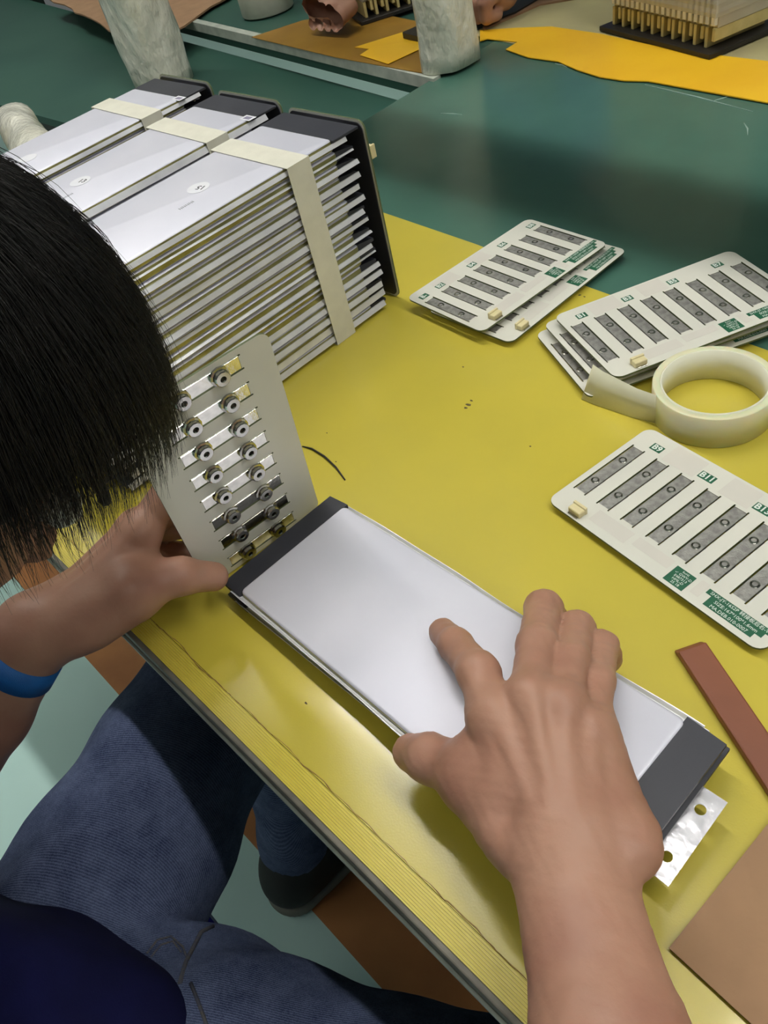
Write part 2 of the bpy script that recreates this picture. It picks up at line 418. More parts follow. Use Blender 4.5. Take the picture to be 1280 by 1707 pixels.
obj('bed', poly_prism([(-3.6, .625), (-.9, .625), (-.9, .865), (-1.68, .98), (-3.6, 1.24)], -.12, -.06), G['bench_dark'], belt)
for x in (-3.4, -1.0): obj('leg', box(x - .02, x + .02, .72, .76, FLOOR, -.12, .003), G['bench_dark'], belt)
fb = empty('opposite_bench', (0, 0, 0)); tag(fb, 'opposite workbench with green top and pale rail edge beyond the conveyor', 'bench')
EDGE = [(-3.6, 1.283), (-1.678, 1.004), (-.885, .886)]
obj('bench_top', poly_prism(EDGE + [(-.885, 1.125), (.9, 1.125), (.9, 1.56), (-3.6, 1.56)], -.03, -.002), G['green_belt'], fb)
obj('top_sheet', poly_prism([(-.86, 1.03), (-.4, 1.0), (.9, .9), (.9, 1.55), (-.95, 1.55), (-.96, 1.05)], -.001, .0002), G['far_board'], fb)
rail_v = []
obj('edge_rail', poly_prism([(x, y - .007) for x, y in EDGE] + [(x, y + .009) for x, y in EDGE[::-1]], -.014, .003), G['rail'], fb)
for x in (-3.3, .7):
    for y in (1.35, 1.5): obj('leg', box(x - .02, x + .02, y - .02, y + .02, FLOOR, -.03, .003), G['bench_dark'], fb)

# ------------------------------------------------------------------ circuit boards
BT = .0016; PEG = .0050
slot_u = [10 + 21 * i for i in range(8)]
def loc_uv(u, v): return (u - 83.5) / 1000, (50 - v) / 1000
V0, V1 = 22.3, 78.0; GW = 1.1; BW = 4.5          # slot ends, groove width, busbar half width (mm)
holes = []
for u in slot_u:
    o = [(-BW - GW, V0 - 1.4), (-BW, V0 - 1.4), (-BW, V0), (BW, V0), (BW, V0 - 1.4), (BW + GW, V0 - 1.4), (BW + GW, V1 + 1.4), (BW, V1 + 1.4), (BW, V1), (-BW, V1), (-BW, V1 + 1.4), (-BW - GW, V1 + 1.4)]
    holes.append([loc_uv(u + a, b) for a, b in o])
pcb_me = poly_prism(round_rect(-.0835, .0835, -.05, .05, .0075), 0, BT, holes)
pcb_me.materials.clear(); pcb_me.materials.append(G['pcb_white']); pcb_me.materials.append(G['pcb_edge'])
for p in pcb_me.polygons: p.material_index = 0 if abs(p.normal.z) > .5 else 1
def bus_mesh(m):
    me = box(-BW / 1000, BW / 1000, -(V1 - V0) / 2000, (V1 - V0) / 2000, .0001, BT - .00015, .0002, 1); me.materials.append(m); return me
bus_dull, bus_bright = bus_mesh(G['nickel']), bus_mesh(G['nickel_bright'])
peg_me = lathe([(.0017, BT + .0002), (.0027, BT + .0003), (.0031, BT - .0001), (.0031, 0), (.0064, -.0002), (.0064, -.0016), (.0052, -.0020), (.0052, -PEG + .0004), (.0046, -PEG), (.0021, -PEG), (.0017, -PEG + .0006)], 12, False, True)
peg_me.materials.append(G['steel'])
plug_me = lathe([(.00005, BT - .0009), (.0018, BT - .0009), (.0018, BT - .0011), (.00005, BT - .0011)], 10, False, True); plug_me.materials.append(G['bench_dark'])  # dark disc standing in for the shade down the insert hole
def conn_mesh():
    bm = box_bm(-.0052, .0052, -.0034, .0034, 0, .0046, .0005, 1)
    b2 = box_bm(-.0056, .0056, .0018, .0040, 0, .0058, .0004, 1)
    me = bm_mesh(b2); bm.from_mesh(me); return bm_mesh(bm)
conn_me = conn_mesh(); conn_me.materials.append(G['connector'])
pin_me = box(-.0042, .0042, -.0050, -.0034, .0003, .0012, .0002, 1); pin_me.materials.append(G['steel'])
TXT = {}
def T(s, size, bold=0., al='CENTER'):
    k = (s, size, bold, al)
    if k not in TXT: TXT[k] = text_mesh(s, size, bold, al); TXT[k].materials.append(G['print_white'])
    return TXT[k]
def patch_me(w_, h_):
    me = box(-w_ / 2, w_ / 2, -h_ / 2, h_ / 2, 0, .00012); me.materials.append(G['pcb_green']); return me
PATCH = {}
def patch(parent, u0, u1, v0, v1):
    k = (round(u1 - u0, 3), round(v1 - v0, 3))
    if k not in PATCH: PATCH[k] = patch_me(k[0] / 1000, k[1] / 1000)
    x, y = loc_uv((u0 + u1) / 2, (v0 + v1) / 2)
    return obj('label_patch', PATCH[k], None, parent, (x, y, BT))
def board(loc, rot, label, names, group=None, pos=None, bright=False, detail=True, parent=None, tail='右', name='circuit_board'):
    t = empty(name, loc, rot)
    if parent: t.parent = parent
    else: tag(t, label, 'circuit board', group)
    obj('board_panel', pcb_me, None, t)
    for u in slot_u:
        x, y = loc_uv(u, (V0 + V1) / 2)
        b = obj('busbar', bus_bright if bright else bus_dull, None, t, (x, y, 0))
        for v in (37.3, 64.0):
            _, y2 = loc_uv(0, v); obj('threaded_insert', peg_me, None, b, (0, y2 - y, 0))
            if not bright: obj('bore_shade', plug_me, None, b, (0, y2 - y, 0))
    x, y = loc_uv(23, 94); c = obj('connector', conn_me, None, t, (x, y, BT)); obj('pins', pin_me, None, c)
    if not detail: return t
    pos = pos or [19 + 42 * i for i in range(4)]
    for s, u in zip(names, pos):
        pw = 9.0 if len(s) < 3 else 11.5
        p = patch(t, u - pw / 2, u + pw / 2, 9.8, 16.4)
        obj('lettering', T(s, .0068, .00018), None, p, (0, 0, .00012))
    p = patch(t, 97, 111, 83.6, 97.2)
    for i, (s, sz) in enumerate((('RoHS', .0020), ('✓ GWY-D', .0026), ('E487313', .0026), ('HML-D', .0026), ('25 18', .0026))):
        obj('lettering', T(s, sz), None, p, (0.0006, .0050 - i * .0025, .00012))
    for (u0, u1, v0, v1, s, sz) in ((121, 165.5, 84.2, 88.2, 'SHX-JY-16S2P 转接板后' + tail + '-V1', .0032), (125, 161, 88.2, 92.0, 'SIZE:167*100*1.6mm', .0033), (125, 157, 92.0, 95.8, 'MA.DEB.010-0007', .0033)):
        p = patch(t, u0, u1, v0, v1); obj('lettering', T(s, sz), None, p, (0, 0, .00012))
    # faint copper pours under the solder mask
    for (u0, u1, v0, v1) in ((32, 62, 82, 93), (66, 94, 82, 90), (28, 54, 2, 19.5), (74, 96, 2, 19.5), (114, 120, 82, 94)):
        xa, ya = loc_uv(u0, v1); xb, yb_ = loc_uv(u1, v0)
        k = ('pad', u0, v0)
        if k not in PATCH: PATCH[k] = box(xa, xb, ya, yb_, BT - .00005, BT + .00006); PATCH[k].materials.append(G['pcb_pad'])
        obj('copper_pour', PATCH[k], None, t)
    return t
def flat_board(corner, ang, z, label, names, **kw):
    a = math.radians(ang); u = np.array([math.cos(a), math.sin(a)]); v = np.array([u[1], -u[0]])
    c = np.array(corner) + u * .0835 + v * .05
    tilt = kw.pop('tilt', (0, 0))
    return board((c[0], c[1], z), (tilt[0], tilt[1], a), label, names, **kw)
flat_board((-.2232, .3873), -9.6, PEG, 'white circuit board marked B9, B11, B13 lying alone beside the brown bar', ['B9', 'B11', 'B13', 'B15'])
A_POS = [11, 32, 74, 116, 157]
a2 = math.radians(88); u2 = np.array([math.cos(a2), math.sin(a2)]); v2 = np.array([u2[1], -u2[0]])
c2 = np.array((-.3746, .418)) - v2 * .1
flat_board(c2, 88.5, PEG, 'lower white circuit board of the pair lying by the green mat', ['B-', 'B2', 'B4', 'B6', 'B8'], pos=A_POS, tail='左')
flat_board((-.4990, .4200), 85.3, PEG * 2 + BT + .0005, 'upper white circuit board of the pair, marked B2 and B4, near the green mat', ['B-', 'B2', 'B4', 'B6', 'B8'], pos=A_POS, tail='左')
flat_board((-.365, .440), 61.5, PEG, 'lowest white circuit board under the stack beside the tape roll', ['B1', 'B3', 'B5', 'B7'])
flat_board((-.361, .4465), 62.5, PEG * 2 + BT + .0005, 'middle white circuit board of the stack beside the tape roll', ['B1', 'B3', 'B5', 'B7'])
flat_board((-.3535, .4512), 63.6, PEG * 3 + BT * 2 + .001, 'topmost white circuit board of the stack, marked B1 to B7, beside the tape roll', ['B1', 'B3', 'B5', 'B7'])
# board held upright in the left hand, its bolts facing the cells
bl = P(330, 935, .02); br = P(513, 818, .02)
sb = board((0, 0, 0), (0, 0, 0), 'white circuit board with rows of steel nuts, held upright by the left hand', [], bright=True, detail=False)
lean = math.radians(7.0); yaw = math.radians(-5)
# local: x (long) -> up, y -> world y, -z -> toward +x
Xv = Vector((math.sin(lean), 0, math.cos(lean))); Zv = Vector((-math.cos(lean), 0, math.sin(lean))); Yv = Zv.cross(Xv)
Rm = Matrix.Rotation(yaw, 3, 'Z') @ Matrix((Xv, Yv, Zv)).transposed()
sb.matrix_world = Matrix.Translation((-.3810 + .0835 * math.sin(lean), .1432, .0835 * math.cos(lean) + .001)) @ Rm.to_4x4()

# ------------------------------------------------------------------ pouch cells
CL, CW, CT = .266, .095, .0094
def cell_body():
    bm = box_bm(-CL / 2, CL / 2, -CW / 2, CW / 2, 0, CT, 0)
    ve = [e for e in bm.edges if abs(e.verts[0].co.z - e.verts[1].co.z) > .001]
    bmesh.ops.bevel(bm, geom=ve, offset=.004, segments=4, affect='EDGES', profile=.5)
    he = [e for e in bm.edges if abs(e.verts[0].co.z - e.verts[1].co.z) < 1e-6 and len(e.link_faces) == 2 and abs(e.link_faces[0].normal.z - e.link_faces[1].normal.z) > .5]
    bmesh.ops.bevel(bm, geom=he, offset=.0020, segments=3, affect='EDGES', profile=.5)
    bm.normal_update()
    me = bm_mesh(bm, 'cell', True); me.materials.append(G['pouch']); me.materials.append(G['pouch_side_reflect'])
    for p in me.polygons: p.material_index = 1 if (abs(p.normal.y) > .75) else 0
    return me
cell_me = cell_body()
def flange_mesh(seed, drop, out, ext=.010, up=False):
    r = random.Random(seed); n = 26; ph = r.uniform(0, 6); amp = r.uniform(.0002, .0006)
    e0, e1 = ext + r.uniform(-.004, .004), ext + r.uniform(-.005, .004)
    prof_ = [(0, .0), (out * .45, .0004), (out, drop), (out + .0004, drop), (out * .45 + .0004, .0009), (0, .0005)]
    def f_(i, k):
        t = i / (n - 1); x_ = -CL / 2 - e0 + t * (CL + e0 + e1)
        wv = math.sin(t * 9 + ph) * amp + math.sin(t * 23 + ph * 2) * amp * .4
        y_, z_ = prof_[k]; s = y_ / max(out, 1e-6)
        return (x_, y_ + wv * s, z_ + .6 * wv * s)
    me = bm_mesh(strip(6, n, f_, True), 'flange'); me.materials.append(G['flange']); return me
FL = [flange_mesh(s, -.0034 + .0007 * (s % 4), .0022 + .0005 * (s % 3), .017) for s in range(9)]
FU = [flange_mesh(20 + s, .0024 + .0006 * s, .0032, .004) for s in range(3)]
# black tape wedge over the end terrace
def end_tape(length=.021, w_=.099):
    pr = [(0, CT - .0006), (.004, CT - .0010), (length, CT * .62), (length, CT * .36), (.004, .0012), (0, .0010)]
    def f_(i, k): return (pr[k][0], -w_ / 2 + i * w_, pr[k][1])
    me = bm_mesh(strip(6, 2, f_, True)); me.materials.append(G['black_tape']); return me
tape_me = end_tape(); tape_mod = end_tape(.021, .090)
def flat_tape(length, w_=.098):
    me = box(0, length, -w_ / 2, w_ / 2, CT - .0026, CT - .0004, .0004, 1); me.materials.append(G['black_tape']); return me
tape_top = flat_tape(.0295)
def tab_mesh(w_=.050, l_=.0145, t_=.0006):
    ho = []
    for s in (-1, 1): ho.append([(l_ * .48 + .0027 * math.cos(a), s * .0142 + .0027 * math.sin(a)) for a in np.linspace(0, 2 * PI, 15)[:-1]])
    me = poly_prism([(0, -w_ / 2), (l_, -w_ / 2), (l_, w_ / 2), (0, w_ / 2)], 0, t_, ho); me.materials.clear(); me.materials.append(G['aluminium_tab']); return me
tab_me = tab_mesh()
def pouch(parent_or_label, loc, rz, seed=0, tabs=(1, 1), hand=False, tape=None):
    if isinstance(parent_or_label, str):
        t = empty('pouch_cell', loc, (0, 0, rz)); tag(t, parent_or_label, 'battery cell'); body = obj('cell_body', cell_me, None, t); par = t
    else:
        body = obj('pouch_cell', cell_me, None, parent_or_label, loc, (0, 0, rz)); par = body
    for sgn in (1, -1):
        fm = (FU if hand else FL); fm = fm[(seed * 5 + (sgn > 0) * 3) % len(fm)]
        fo_ = obj('side_flange', fm, None, par, (0, sgn * (CW / 2 - .0006), .0046), (0, 0, 0 if sgn > 0 else PI))
        if not hand:
            fo_.location.z += random.uniform(-.0010, .0022); fo_.scale = (1, random.uniform(.8, 1.25), random.choice((.35, .7, .9, 1.1, 1.3))); fo_.rotation_euler.y = random.uniform(-.006, .006)
    tm = tape or tape_me
    for sgn in (1, -1): obj('end_tape', tm, None, par, (sgn * (CL / 2 - .0015), 0, 0), (0, 0, 0 if sgn > 0 else PI))
    for sgn, on in zip((1, -1), tabs):
        if on: obj('tab', tab_me, None, par, (sgn * (CL / 2 + .0175), 0.0 , .0044), (0, 0, 0 if sgn > 0 else PI))
    return body
HX, HY, TILT = -.2125, .1453, .038
lo_c = pouch('lower grey pouch cell lying beneath the white one, silver tab with two holes', (HX + .0015, HY + .0012, .0071), math.radians(-.4), 1, (1, 0), True)
hi_c = pouch('upper pearly white pouch cell pressed down by the right hand', (HX, HY, .0167), math.radians(-1.4), 0, (0, 0), True)
for c_ in (lo_c.parent, hi_c.parent): c_.rotation_euler = (0, -TILT, c_.rotation_euler.z)     # right end lifted by the hand

# ------------------------------------------------------------------ taped battery modules
NC = 16; PITCH = .0103
strap_cache = {}
def strap_mesh(x0, x1, z0, z1, wd, bulge=.0):
    t_ = .0005; n = []
    o = [(x0, z0), (x1, z0), (x1, z1), (x0, z1)]; i_ = [(x0 + t_, z0 + t_), (x1 - t_, z0 + t_), (x1 - t_, z1 - t_), (x0 + t_, z1 - t_)]
    bm = bmesh.new()
    Vv = [[[bm.verts.new((p[0], s * wd / 2, p[1])) for p in L_] for L_ in (o, i_)] for s in (-1, 1)]
    for k in range(4):
        k2 = (k + 1) % 4
        bm.faces.new((Vv[0][0][k], Vv[0][0][k2], Vv[1][0][k2], Vv[1][0][k])); bm.faces.new((Vv[0][1][k], Vv[0][1][k2], Vv[1][1][k2], Vv[1][1][k]))
        for s in (0, 1): bm.faces.new((Vv[s][0][k], Vv[s][0][k2], Vv[s][1][k2], Vv[s][1][k]))
    bmesh.ops.recalc_face_normals(bm, faces=bm.faces[:])
    me = bm_mesh(bm); me.materials.append(G['masking']); return me
sticker_me = lathe([(.0001, 0), (.0095, 0), (.0095, .00015), (.0001, .00015)], 28, False, True); sticker_me.materials.append(G['sticker'])
corner_label_me = box(-.0075, .0075, -.0045, .0045, 0, .00015); corner_label_me.materials.append(G['sticker'])
corner_print_me = box(-.0045, .0045, -.0025, .0025, .00015, .00022); corner_print_me.materials.append(G['label_print'])
stroke_me = box(-.00035, .00035, -.0016, .0016, 0, .0001); stroke_me.materials.append(G['ink_faint'])
def module(label, x_front, y_c, num, sx, sy, mk, twist=0., corner=None, drawn=True):
    """cells run along y; front long face at x_front, board at the +y end"""
    cx = x_front - .0515
    t = empty('battery_module', (cx, y_c, 0), (0, 0, twist)); tag(t, label, 'battery pack', 'taped battery modules on the bench')
    for i in range(NC):
        b = pouch(t, (random.uniform(-.0008, .0008), random.uniform(-.0012, .0012), .0016 + i * PITCH), PI / 2 + random.uniform(-.003, .003), i + int(abs(x_front) * 100), (1, 1), tape=tape_top if i == NC - 1 else tape_mod)
        b.scale = (1, 1, 1.02)
    ztop = .0016 + (NC - 1) * PITCH + CT * 1.02
    for yy_, wd in ((.0905, .0235), (-.0905, .024)):
        o = obj('masking_strap', strap_mesh(-.0520, .0522, .0004, ztop + .0009, wd), None, t, (0, yy_, 0), (0, 0, random.uniform(-.015, .015)))
    bd = empty('end_board', (0, .1655, .0842), (0, 0, 0)); bd.parent = t
    # board long side up, outer face away
    bd.rotation_euler = Matrix(((0, 1, 0), (0, 0, 1), (1, 0, 0))).to_euler()
    obj('board_panel', pcb_me, None, bd)
    obj('insulation_sheet', insul_me, G['black_tape'], bd)
    x, y = loc_uv(140, 3.5); obj('connector', conn_me, None, bd, (x, y, BT))
    st = obj('number_sticker', sticker_me, None, t, (sx - cx, sy - y_c, ztop + .0001))
    if num: obj('lettering', MATS_INK(num), None, st, (.0022, .001, .0002), (0, 0, math.radians(mk)))
    for i in range(9): obj('print_stroke', stroke_me, None, t, (sx - cx + .0165 + .0004 * (i % 2), sy - y_c - .030 + i * .0016, ztop + .0001), (0, 0, PI / 2))
    if corner:
        cl = obj('corner_label', corner_label_me, None, t, (corner[0] - cx, corner[1] - y_c, ztop + .0001)); obj('label_print', corner_print_me, None, cl)
    return t
insul_me = poly_prism(round_rect(-.0815, .0815, -.048, .048, .0065), -.0008, -.0001)
INKT = {}
def MATS_INK(s):
    if s not in INKT: INKT[s] = text_mesh(s, .0085, .0001); INKT[s].materials.append(G['ink'])
    return INKT[s]
YC = .2660
module('front taped battery module with sticker 15 and its layered side showing', -.5205, YC, '15', -.572, .294, 200)
module('middle taped battery module with sticker 13, behind the one marked 15', -.6420, YC + .008, '13', -.704, .256, 20, corner=(-.648, .405))
module('rearmost taped battery module, farthest from the upright board', -.7720, YC + .020, None, -.822, .261, 20, corner=(-.778, .415))

# ------------------------------------------------------------------ tape roll, bar, cardboard, wire
rc = np.array((-.2005, .4325)); RO, RI, RH = .0418, .0352, .0262
tr = empty('tape_roll', (rc[0], rc[1], 0)); tag(tr, 'roll of milky clear tape with a loose tail, resting by the circuit boards', 'tape')
# loose tail leaves the near left of the roll and stands on edge
tail = [P(1112, 712, 0), P(1086, 705, 0), P(1055, 697, 0), P(1020, 685, 0), P(990, 675, 0), P(969, 666, 0)]
obj('wound_tape', lathe([(RI + .0012, .0004), (RO, .0004), (RO, RH - .0005), (RO - .0006, RH), (RI + .0018, RH), (RI + .0012, RH - .0005)], 72, True, True), G['tape_milky'], tr, (0, 0, .0002))
obj('tape_core', lathe([(RI, .0004), (RI + .0012, .0004), (RI + .0012, RH + .0002), (RI, RH + .0002)], 72, True, True), G['tape_core'], tr, (0, 0, .0002))
hts = [RH, RH, RH * 1.0, RH * 1.02, RH * 1.03, RH * 1.02]; leanx = [0, .001, .003, .006, .009, .012]
pts_t = []
for s in np.linspace(0, 5, 26):
    i = min(int(s), 4); f_ = s - i
    base = tail[i] * (1 - f_) + tail[i + 1] * f_; hh = hts[i] * (1 - f_) + hts[i + 1] * f_; lx = leanx[i] * (1 - f_) + leanx[i + 1] * f_
    pts_t.append((base, hh, lx))
nrm = np.array((.45, -.89, 0))
def tl(i, k):
    b, hh, lx = pts_t[i]; up_ = k in (1, 2); off = .00025 if k in (2, 3) else 0
    q = b - np.array([rc[0], rc[1], 0]) + nrm * off
    if up_: q = q + np.array((lx * .2, lx, hh))
    else: q = q + np.array((0, 0, .0006))
    return tuple(q)
obj('loose_tail', bm_mesh(strip(4, 26, tl, True), 't', True), G['tape_tail'], tr)

s0 = P(1147, 1068, .006); s1 = P(1290, 1282, .006); dv = (s1 - s0); ang = math.atan2(dv[1], dv[0])
bar = empty('brown_bar', (s0[0], s0[1], 0), (0, 0, ang)); tag(bar, 'flat reddish brown bar with a chamfered end lying beside the lone circuit board', 'bar')
bm = box_bm(.0005, .118, -.0085, .0085, .0002, .0062, .0011, 2)
for v in bm.verts:
    if v.co.x < .004 and v.co.z > .003: v.co.x += .0035
obj('bar_body', bm_mesh(bm), G['bakelite'], bar)
cA, cB, cC = P(1115, 1580, .003), P(1290, 1360, .003), P(1252, 1710, .003)
e1 = (cB - cA); e1 /= np.linalg.norm(e1); e2 = cC - cA; e2 -= e1 * (e2 @ e1); e2 /= np.linalg.norm(e2)
cb = empty('cardboard_sheet', tuple(cA[:2]) + (0,), (0, 0, math.atan2(e1[1], e1[0]))); tag(cb, 'flat brown cardboard sheet lying at the bench front beside the metal tab', 'cardboard')
sgn = 1 if (e1[0] * e2[1] - e1[1] * e2[0]) > 0 else -1
obj('face_ply', box(0, .30, min(0, sgn * .26), max(0, sgn * .26), .0024, .003), G['cardboard'], cb)
obj('corrugated_core', box(.0004, .2996, min(.0004 * sgn, sgn * .2596), max(.0004 * sgn, sgn * .2596), .0002, .0024), G['cardboard_edge'], cb)
wp = [P(504, 744, .0008), P(520, 748, .0012), P(541, 761, .0012), P(560, 779, .0012), P(575, 800, .0007)]
tag(obj('black_wire', tube([tuple(p) for p in wp], [.0005, .0008, .0009, .0008, .0006], 6), G['black_wire']), 'short curved black wire lying on the yellow sheet near the upright board', 'wire')

# ------------------------------------------------------------------ things beyond the conveyor
def pillar(px, py, z0, rad, label, lobes):
    c = P(px, py, 0); t = empty('wrapped_post', (c[0], c[1], z0)); tag(t, label, 'post')
    obj('core', lathe([(.0001, 0), (rad * .8, 0), (rad * .8, 1.3), (.0001, 1.3)], 20, False), G['film_core'], t)
    n, m = 40, 60; rr = random.Random(int(px))
    ph = [rr.uniform(0, 6.3) for _ in range(8)]
    def f_(i, k):
        a = 2 * PI * k / n; z = .001 + i / (m - 1) * 1.29
        r = rad * (1 + .10 * math.cos(lobes * a + ph[0]) + .035 * math.sin(5 * a + 14 * z + ph[1]) + .03 * math.sin(34 * z + 2 * a + ph[2]) + .015 * math.sin(9 * a - 60 * z + ph[3]))
        return (r * math.cos(a), r * math.sin(a), z)
    obj('stretch_film', bm_mesh(strip(n, m, f_, True), 'f', True), G['stretch_film'], t)
pillar(259, 98, -.045, .064, 'thick post wrapped in stretch film standing behind the rearmost module', 2)
pillar(752, 110, .003, .042, 'post wrapped in stretch film at the corner of the green mat', 2)
# wrapped roll lying behind the modules
wr = empty('wrapped_bundle', (-1.22, .475, .0)); tag(wr, 'pale film-wrapped bundle lying behind the rearmost battery module', 'bundle')
def bund(i, k):
    a = 2 * PI * k / 24; t_ = i / 29; r = .034 * (1 + .06 * math.sin(3 * a + 9 * t_) + .05 * math.sin(21 * t_ + a))
    r *= min(1, .5 + 8 * min(t_, 1 - t_))
    return (-.25 + .33 * t_, r * math.cos(a) - .09 * t_, .036 + r * math.sin(a))
obj('film_skin', bm_mesh(strip(24, 30, bund, True), 'b', True), G['stretch_film'], wr)
obj('end_cap', lathe([(.0001, 0), (.016, 0), (.016, .006), (.0001, .006)], 16), G['film_core'], wr, (.079, -.09, .036), (0, PI / 2, 0))

def sheet_thing(name, label, cat, pts, z0, z1, mat, part='sheet'):
    c = np.mean(np.array(pts), 0); t = empty(name, (c[0], c[1], z0)); tag(t, label, cat)
    obj(part, poly_prism([(p[0] - c[0], p[1] - c[1]) for p in pts], 0, z1 - z0), mat, t); return t
def px_poly(l, z=0): return [tuple(P(a, b, z)[:2]) for a, b in l]
# ragged brown cardboard
cbp = []
edge = [P(80, 2, 0), P(120, 20, 0), P(150, 36, 0), P(205, 66, 0), P(250, 74, 0), P(312, 48, 0), P(372, 0, 0)]
for i in range(len(edge) - 1):
    for f_ in (0, .33, .66):
        q = edge[i] * (1 - f_) + edge[i + 1] * f_; cbp.append((q[0] + random.uniform(-.006, .006), q[1] + random.uniform(-.006, .006)))
cbp += [(-1.80, 1.5), (-2.45, 1.6)]
sheet_thing('torn_cardboard', 'torn brown cardboard sheet lying on the opposite bench behind the thick post', 'cardboard', cbp, .0035, .007, G['cardboard'])
sheet_thing('kraft_sheet', 'brown glossy paper sheet on the opposite bench under the far worker', 'paper', px_poly([(420, 66), (505, 38), (610, 22), (735, 48), (712, 128), (560, 100)]), .0035, .0042, G['kraft'])
sheet_thing('yellow_pad', 'small bright yellow sheet on the brown paper by the film-wrapped post', 'paper', px_poly([(592, 84), (700, 50), (712, 74), (640, 90)]), .0043, .0050, G['film_yellow'])
sheet_thing('yellow_pad', 'small bright yellow sheet with a cut corner lying next to the rail edge', 'paper', px_poly([(601, 98), (622, 84), (700, 74), (706, 86), (648, 113)]), .0051, .0058, G['film_yellow'])
lowb = [(800, 70), (812, 66), (862, 72), (843, 84), (880, 97), (930, 104), (962, 118), (1000, 130), (1040, 136), (1080, 137), (1130, 146), (1180, 155), (1230, 164), (1290, 175), (1400, 192)]
upb = [(1420, 130), (1280, 104), (1180, 92), (1090, 78), (1000, 58), (920, 46), (860, 48), (800, 52)]
sheet_thing('yellow_film', 'wide strip of bright yellow plastic film along the far border of the green mat', 'film', px_poly(lowb + upb), .0003, .0016, G['film_yellow'])
sheet_thing('brown_board', 'pinkish brown board lying behind the wide yellow plastic film', 'board', px_poly([(806, 52), (900, 10), (960, 0), (1020, -30), (960, -40), (860, -20), (800, 20)]), .0003, .003, G['cardboard'])
tag(obj('black_phone', poly_prism(round_rect(-.035, .045, -.02, .02, .005), 0, .008), G['black_plastic'], None, (P(700, 66, 0)[0] + .012, P(690, 66, 0)[1], .0059), (0, 0, math.radians(-12))), 'flat black phone lying on a yellow sheet by the wrapped post', 'phone')
sheet_thing('black_sheet', 'glossy black plastic sheet lying behind the film-wrapped post', 'sheet', px_poly([(792, 52), (800, 20), (830, 4), (890, -20), (900, 2), (860, 26)]), .0032, .0058, G['black_plastic'])
wrl = empty('white_roll', (P(447, 18, 0)[0], P(447, 18, 0)[1], .0005)); tag(wrl, 'white film roll standing on the opposite bench', 'roll')
obj('wound_film', lathe([(.020, 0), (.053, 0), (.055, .002), (.055, .098), (.053, .1), (.020, .1)], 40, True, True), G['masking'], wrl)
obj('core', lathe([(.017, -.0003), (.020, -.0003), (.020, .104), (.017, .104)], 30, True, True), G['cardboard'], wrl)
# upright modules on the opposite bench
fin_me = None
def upright_module(label, loc, rz, n=20):
    t = empty('upright_module', loc, (0, 0, rz)); tag(t, label, 'battery pack')
    W_ = n * .0102
    obj('base_plate', box(-W_ / 2 - .012, W_ / 2 + .006, -.062, .062, 0, .0065, .001), G['black_plastic'], t)
    for i in range(n):
        x = -W_ / 2 + .0051 + i * .0102
        b = obj('pouch_cell', upc_me, None, t, (x, 0, .030)); 
        obj('cell_foot', foot_me[i % 2], None, b, (0, 0, -.0235))
        obj('side_flange', upf_me, None, b, (0, -.0475, 0))
    obj('film_wrap', strap_like(W_), None, t, (0, 0, .044))
def strap_like(W_):
    x0, x1, y0, y1, hgt = -W_ / 2 - .0015, W_ / 2 + .0015, -.0535, .0535, .075
    bm = bmesh.new(); pts_ = [(x0, y0), (x1, y0), (x1, y1), (x0, y1)]; rows = 16
    R_ = [[bm.verts.new((p[0] * (1 + .004 * (j % 2)), p[1] * (1 + .012 * (j % 2)), j * hgt / (rows - 1))) for p in pts_] for j in range(rows)]
    for j in range(rows - 1):
        for k in range(4): bm.faces.new((R_[j][k], R_[j][(k + 1) % 4], R_[j + 1][(k + 1) % 4], R_[j + 1][k]))
    me = bm_mesh(bm); me.materials.append(G['wrap_clear']); return me
upc_me = box(-.0045, .0045, -.046, .046, 0, .26, .0015, 2); upc_me.materials.append(G['far_cell'])
upf_me = box(-.0030, .0034, -.004, .0015, .004, .255, .0006, 1); upf_me.materials.append(G['far_flange'])
foot_me = [box(-.0040, .0012, -.049, .047, 0, .024, .0006, 1), box(-.0020, .0035, -.049, .047, .009, .024, .0006, 1)]
for m_ in foot_me: m_.materials.append(G['cream_tab'])
pA, pB = P(1003, 55, 0), P(1182, 103, 0); mid = (pA + pB) / 2; aa = math.atan2(pB[1] - pA[1], pB[0] - pA[0])
nv = np.array((-math.sin(aa), math.cos(aa)))
upright_module('battery module standing upright on a black plate behind the yellow film', (mid[0] + nv[0] * .062, mid[1] + nv[1] * .062, .0018), aa)
pC = P(690, 44, 0)
upright_module('battery module standing upright on brown paper in front of the far worker', (pC[0] - .115, pC[1] + .085, .0045), math.radians(62), 16)

# ------------------------------------------------------------------ the worker
person = empty('person', (-.29, -.25, FLOOR)); 
tag(person, 'seated person in navy shirt and jeans pressing a pouch cell with one hand', 'person')
def body_obj(name, V, Q, mat, kind=None):
    o = obj(name, np_mesh(name, np.asarray(V) - np.array([-.29, -.25, FLOOR]), Q), mat, person); return o
up = np.array((0, 0, 1.))
